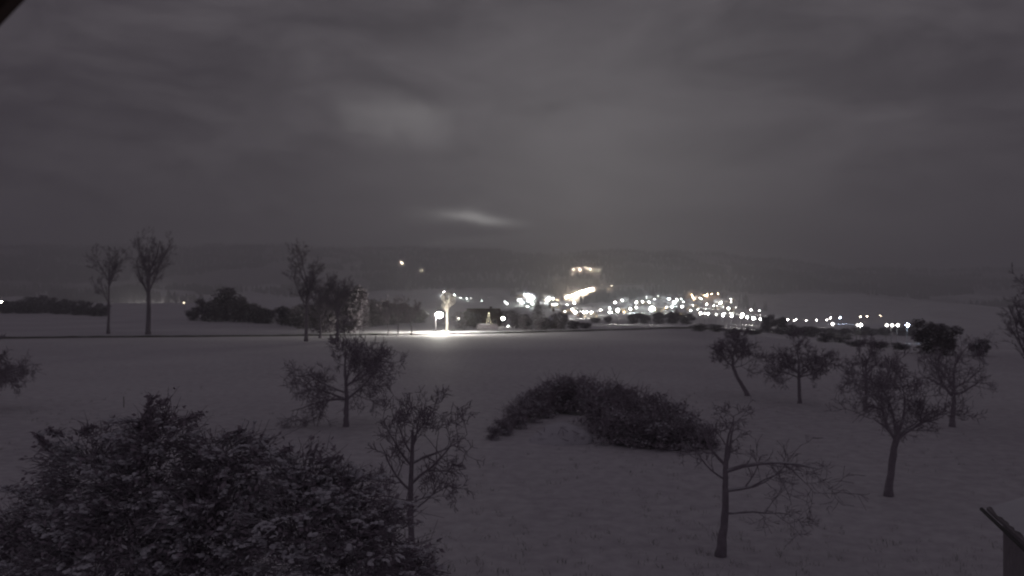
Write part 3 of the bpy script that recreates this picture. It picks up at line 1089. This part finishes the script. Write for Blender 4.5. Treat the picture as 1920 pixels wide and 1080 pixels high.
XL, LG, MD, SM, TN = 3600, 1200, 340, 85, 25
far_lamps([(1075.8, 505, MD), (1082.5, 501.7, SM), (1087.5, 505.3, LG), (1098.3, 500.3, MD), (1102.5, 503, SM), (1108, 505.3, LG), (1118, 505, SM), (1122, 506.3, MD), (1073, 514.5, SM)],
          WARM, 'warm street lamp in the short row high on slope above town', 'lamps in the high short row')
far_lamps([(1063 + 4.3 * i, 557 - 1.55 * i, XL) for i in range(12)], WARM, 'warm street lamp in the blazing slanted row up the slope', 'lamps in the blazing slanted row')
far_lamps([(974, 562.5, LG), (978.7, 566.3, LG), (983.8, 553.3, MD), (990, 552.8, LG), (996.7, 554, MD), (1001, 557.5, MD), (991.7, 563.7, MD), (995.8, 564, MD), (998.3, 570, MD), (988.7, 574, SM),
           (951, 569, MD), (946.7, 566, SM), (1023, 558, LG), (1029, 560, LG), (1026, 562.5, LG), (1038, 560, LG), (1042.5, 571, MD), (1036.7, 571, SM)],
          COOL, 'white street lamp in the town quarter above the spruce', 'lamps of the quarter above the spruce')
far_lamps([(1063, 571.7, LG), (1065, 575, LG), (1069, 569.5, MD), (1077, 568.3, MD), (1073, 580, MD), (1083, 579, MD), (1059, 583.7, SM), (1079, 590, XL), (1088, 584, SM), (1094, 586.7, LG), (1100, 587.5, LG),
           (1101.7, 577.5, LG), (1106.7, 581.7, XL), (1109, 585.8, LG), (1126.7, 581, MD), (1121, 582.5, SM)],
          WHITE, 'white street lamp in the town quarter below the slanted row', 'lamps of the quarter below the slanted row')
far_lamps([(1143, 578, MD), (1143, 585, MD), (1147, 593, SM), (1154, 566.7, LG), (1161, 568, LG), (1161.7, 572.5, LG), (1166.7, 563, MD), (1173, 566, LG), (1172.5, 573, LG), (1176, 576.7, LG), (1181.7, 579, LG),
           (1193, 566, LG), (1193, 576, MD), (1205, 565, MD), (1211.7, 558, LG), (1208, 561.7, MD), (1217, 566, MD), (1227, 561, MD), (1233.7, 555, SM), (1224, 571, LG), (1222.5, 576.7, LG), (1226, 579, LG),
           (1242.5, 566.7, MD), (1254.5, 560, LG), (1236, 575, SM), (1249.5, 576, SM), (1264, 566.8, LG), (1269.4, 562, LG), (1277, 559.6, LG), (1273.8, 568.8, LG), (1281, 566, SM), (1260.6, 575, LG),
           (1279, 574.7, MD), (1284, 564.5, SM), (1290, 564, TN)],
          COOL, 'white street lamp in the crowded main part of town', 'lamps of the crowded main town')
far_lamps([(1314, 559.6, LG), (1325, 570.4, LG), (1337.8, 573, SM), (1350.7, 568.4, XL), (1347, 570, LG), (1358.8, 573.8, LG), (1365.6, 578.5, XL), (1370.3, 561, MD), (1371, 566, MD), (1295, 582, MD), (1308, 580, SM),
           (1299, 571.8, SM), (1379.8, 576.5, TN), (1408, 580.8, MD), (1423.8, 581.5, MD), (1311, 551.5, TN)],
          WHITE, 'white street lamp on the thinning outer edge of the town', 'lamps on the outer edge of town')
far_lamps([(1297, 552, LG), (1300, 558, LG), (1325.6, 552.8, LG), (1322, 554, MD), (1334, 551, MD), (1346.6, 551, MD), (1271.5, 581, SM), (1249, 576.5, SM), (1044.7, 562, SM), (1170, 593, SM), (1141.7, 541.7, TN)],
          ORANGE, 'orange street lamp glowing among the white ones of town', 'orange street lamps of the town')
far_lamps([(1313.4, 597.5, LG), (1321.6, 598, SM), (1328, 597.8, MD), (1342.8, 599.5, SM), (1355.4, 593.7, LG), (1372, 601, LG), (1390, 601.8, MD), (1401, 594.5, XL), (1412.3, 596.4, LG), (1414.6, 604.5, MD),
           (1426, 598, MD), (1477, 599, MD), (1488.8, 600.8, SM), (1492.5, 599, SM), (1511.8, 600.8, SM), (1530.5, 600, MD), (1550, 599.5, SM), (1556.8, 596, MD)],
          WHITE, 'street lamp in the long row along the foot of town', 'lamps in the row along the foot of town', dmin=420)
far_lamps([(1392, 612.7, MD), (1561, 616.8, SM), (1613.8, 618, MD), (1607.5, 624, TN), (1662.5, 630, SM), (1672.5, 633, SM), (1683, 625.8, SM)], WHITE,
          'lone street lamp shining through the tree line beyond the orchard', 'lamps beyond the orchard trees', dmin=260)
far_lamps([(1701.8, 629, LG)], BLUE, 'bright bluish lamp shining beyond the orchard tree line', None, dmin=260)
far_lamps([(1575, 599, LG)], BLUE, 'bright blue-white lamp at the end of the long row', None)
far_lamps([(1613.8, 593.8, SM), (1625.8, 592.5, SM), (1650.8, 592, TN)], WARM, 'faint yellow lamp beyond the end of the long row', 'faint yellow lamps past the row')
far_lamps([(505.5, 470, TN), (595.8, 494, SM), (650.8, 499.5, SM), (669.5, 497, TN), (757, 494, TN), (792.5, 506.8, SM), (789, 508, TN), (1042, 523, TN), (1129, 533, TN), (1147, 535.5, SM), (1366, 508, TN), (605.5, 570, TN)], WARM,
          'small lonely lamp on the dark hillside', 'lonely lamps on the dark hillside', dmin=1300)
far_lamps([(752.5, 493, LG)], WARM, 'brightest of the lonely lamps on the dark hillside', None, dmin=1300)
far_lamps([(832.5, 548, LG), (852, 553, MD), (864, 558, SM), (874.5, 558.8, MD), (882.5, 559, TN), (904, 563.8, SM)], COOL, 'white lamp in the short descending row above the lit lane', 'lamps in the descending row')
far_lamps([(2.5, 566, LG)], WARM, 'single bright lamp past the hedgerow across the far field', None, dmin=420)
far_lamps([(345, 573, TN)], WARM, 'faint lamp at the far edge of field beside round tree', None, dmin=420)
for px, off in ((240, 1245), (258, 1235), (268, 1250), (298, 1240)):
    x, y = (px - 960) / F * off, off
    tag(link('street_lamp', lamp_mesh(WHITE, XL), None, (x, y, terrain(x, y) - 2.0)), 'village street lamp sunk behind the crest of the far field', 'street lamp', 'lamps behind the field crest')
far_lamps([(1158, 590, XL)], WHITE, 'large street lamp above the lit strip of valley road', None, dmin=330)
far_lamps([(1221, 596, LG)], WHITE, 'street lamp in front of the tree belt below town', None, dmin=300)


# the lane lamp, close enough to show its parts
def build_lane_lamp():
    g = gp(817, 624.3)
    root = empty('street_lamp', g)
    hx = (824 - 960) / F * (g.y - .8) - g.x
    hz = pt(824, 588.5, g.y - .8).z - g.z
    m = MB(); m.tube([(0, 0, -.3), (0, 0, .9)], [.11, .10], 10); m.build('base', M['dark_metal'], root)
    m = MB(); m.tube([(0, 0, .9), (0, 0, hz - .2), (0, 0, hz + .2)], [.065, .05, .045], 8); m.build('pole', M['dark_metal'], root)
    m = MB(); m.tube([(0, 0, hz + .15), (hx * .4, -.3, hz + .42), (hx, -.7, hz + .45)], [.045, .04, .035], 8); m.build('arm', M['dark_metal'], root)
    m = MB(); m.blob((hx, -.8, hz + .30), .76, .72, .22, random.Random(2), seg=12, ringn=4, rough=0, lower=0); hd = m.build('lamp_head', M['dark_metal'], root)
    bm = bmesh.new(); bmesh.ops.create_icosphere(bm, subdivisions=2, radius=.7)
    for v in bm.verts: v.co.z *= .8; v.co += Vector((hx, -.8, hz - .28))
    me = bpy.data.meshes.new('lens'); bm.to_mesh(me); bm.free()
    me.materials.append(material('lane_lamp_glow', (.8, .8, .8), emit=(1.0, .96, .86), strength=2400.0 / (math.pi * .7 * .7)))
    link('lens', me, hd)
    tag(root, 'street lamp blazing white beside the snowy lane', 'street lamp')


build_lane_lamp()


def globe_lamp(px, py, d_off, inten, color, r, label, by):
    g = gp(px, by)
    z = pt(px, py, g.y).z - g.z
    root = empty('globe_lamp', g)
    m = MB(); m.tube([(0, 0, -.3), (0, 0, z - r)], [.06, .045], 7); m.build('pole', M['metal'], root)
    bm = bmesh.new(); bmesh.ops.create_icosphere(bm, subdivisions=2, radius=r)
    for v in bm.verts: v.co.z += z
    me = bpy.data.meshes.new('globe'); bm.to_mesh(me); bm.free()
    me.materials.append(material('globe_glow', (.8, .8, .8), emit=color, strength=inten / (math.pi * r * r)))
    link('globe', me, root)
    tag(root, label, 'lamp')


globe_lamp(943, 597, 0, 50, WHITE, .45, 'round white garden lamp in front of dark house', 614)
globe_lamp(952.5, 611.5, 0, 2, COOL, .16, 'tiny glowing ball standing for a reflection low beside the round lamp', 616)  # no lamp here: glowing ball added in place of a reflection
globe_lamp(859.5, 596, 0, 25, WHITE, .42, 'bright oblong wall light right of the lit lime tree'.replace('right of', 'next to'), 614)


# decorated fir in front of the house, strung with tiny bulbs
def build_lit_fir():
    g = gp(917, 612.5)
    g.y -= 2; g.z = terrain(g.x, g.y)
    root = empty('decorated_fir', g)
    h = 25 / F * g.y
    rng = random.Random(77)
    m = MB(); m.tube([(0, 0, -.2), (0, 0, h * .96)], [.09, .02], 6); m.build('trunk', M['bark_far'], root)
    m = MB()
    for i in range(900):
        t = rng.random() ** .7
        z = h * (1 - t) * .97 + .15
        w = .26 * h * t * rng.uniform(.3, 1.05)
        an = rng.uniform(0, 6.28)
        d = Vector((math.cos(an), math.sin(an), -.3)).normalized(); a = rand_perp(d, rng)
        p = Vector((math.cos(an) * w, math.sin(an) * w, z))
        m.quad(p - d * .12, p - a * .05, p + d * .12, p + a * .05)
    m.build('crown', M['needle'], root)
    mb_ = None
    gl = material('bulb_glow', (.8, .8, .8), emit=(1.0, .9, .62), strength=7)
    bm = bmesh.new(); bmesh.ops.create_icosphere(bm, subdivisions=1, radius=.07)
    me = bpy.data.meshes.new('bulb'); bm.to_mesh(me); bm.free(); me.materials.append(gl)
    for i in range(26):
        t = (i + 1) / 26
        an = i * 2.4
        link('bulb', me, root, (math.cos(an) * .27 * h * t, math.sin(an) * .27 * h * t, h * (1 - t) * .95 + .25))
    st = MB()
    bm = bmesh.new(); bmesh.ops.create_icosphere(bm, subdivisions=1, radius=.14)
    me = bpy.data.meshes.new('top_star'); bm.to_mesh(me); bm.free(); me.materials.append(gl)
    link('top_star', me, root, (0, 0, h + .1))
    tag(root, 'small fir strung with tiny lights before the dark house', 'fir tree')


build_lit_fir()

# clipped hedge with a lit snow cap in front of the house
g = gp(914, 618.5)
rng = random.Random(12)
root = empty('garden_hedge', g)
mb = MB()
for i in range(1500):
    p = Vector((rng.uniform(-2.7, 2.7), rng.uniform(-.5, .5), rng.uniform(0, 1.5) - .04 * 0))
    d = Vector((rng.gauss(0, 1), rng.gauss(0, 1), rng.gauss(0, 1))).normalized(); a = rand_perp(d, rng)
    mb.quad(p - d * .14, p - a * .07, p + d * .14, p + a * .07)
mb.build('foliage', M['leaf'], root)
mb = MB()
for i in range(6):
    mb.blob((-1.6 + i * .4, rng.uniform(-.1, .1), 1.45), .42, .5, .2, rng, seg=8, ringn=3, rough=.12)
mb.build('snow_cap', M['snow'], root, smooth=True)
tag(root, 'low clipped hedge with snow cap in front of the house', 'hedge')

# ------------------------------------------------------------------ town houses beside the lamps
HP = [gable_house(410, 11, 9, 5.4, 4.0, .35, M['wall']), gable_house(411, 14, 10, 6.0, 4.2, .3, M['wall']), gable_house(412, 9, 8, 4.2, 3.8, .4, M['wall'])]
hr = random.Random(31)
cand = [l for l in LAMP_PX if 960 < l[0] < 1440 and 545 < l[1] < 592 and l[2].y > 600]
hr.shuffle(cand)
done = []
for px, py, p in cand:
    q = Vector((p.x + hr.uniform(-9, 9), p.y + hr.uniform(9, 16), 0))
    if any((q - o).length < 24 for o in done): continue
    q.z = 0
    done.append(q.copy())
    pr = hr.choice(HP)
    o = pr if pr.name not in USED else copy_thing(pr)
    USED.add(pr.name)
    o.location = (q.x, q.y, terrain(q.x, q.y) + .3)
    o.rotation_euler.z = hr.uniform(-.5, .5)
    tag(o, 'pale house with steep snowy roof in the lamplit far town', 'house', 'houses of the far town')
    if len(done) >= 40: break


# ------------------------------------------------------------------ woods on the hills
def build_woods():
    rng = random.Random(55)
    mb = MB()
    n = 0
    for _ in range(42000):
        px = rng.uniform(-150, 2070)
        d = math.exp(rng.uniform(math.log(1300), math.log(3500)))
        x = (px - 960) / F * d
        f = noise.noise((x * .0022, d * .0022, 9.0)) + .5 * noise.noise((x * .007, d * .007, 3.0))
        if f < -.28 + .45 * (1 - sstep(1500, 2400, d)): continue
        z = terrain(x, d)
        h = rng.uniform(9, 17)
        yb, yt = HOR + (CAMZ - z) / d * F, HOR + (CAMZ - z - h) / d * F
        if any(abs(px - a) < 7 and yt - 3 < b < yb + 5 for a, b, _p in LAMP_PX): continue
        w = h * rng.uniform(.2, .34)
        k = len(mb.v)
        a0 = rng.uniform(0, 6)
        for t in range(5):
            an = a0 + 6.283 * t / 5
            mb.v.append((x + w * math.cos(an), d + w * math.sin(an), z - .8))
        for t in range(5):
            an = a0 + .5 + 6.283 * t / 5
            mb.v.append((x + w * .6 * math.cos(an), d + w * .6 * math.sin(an), z + h * rng.uniform(.4, .55)))
        mb.v.append((x, d, z + h))
        for t in range(5):
            u = (t + 1) % 5
            mb.f += [(k + t, k + u, k + 5 + t), (k + u, k + 5 + u, k + 5 + t), (k + 5 + t, k + 5 + u, k + 10)]
            mb.m += [0, 0, 0]
        n += 1
    tag(mb.build('hillside_woods', M['needle']), 'dark wooded patches covering the far hillside', 'woods', kind='stuff')


build_woods()
haze_box()
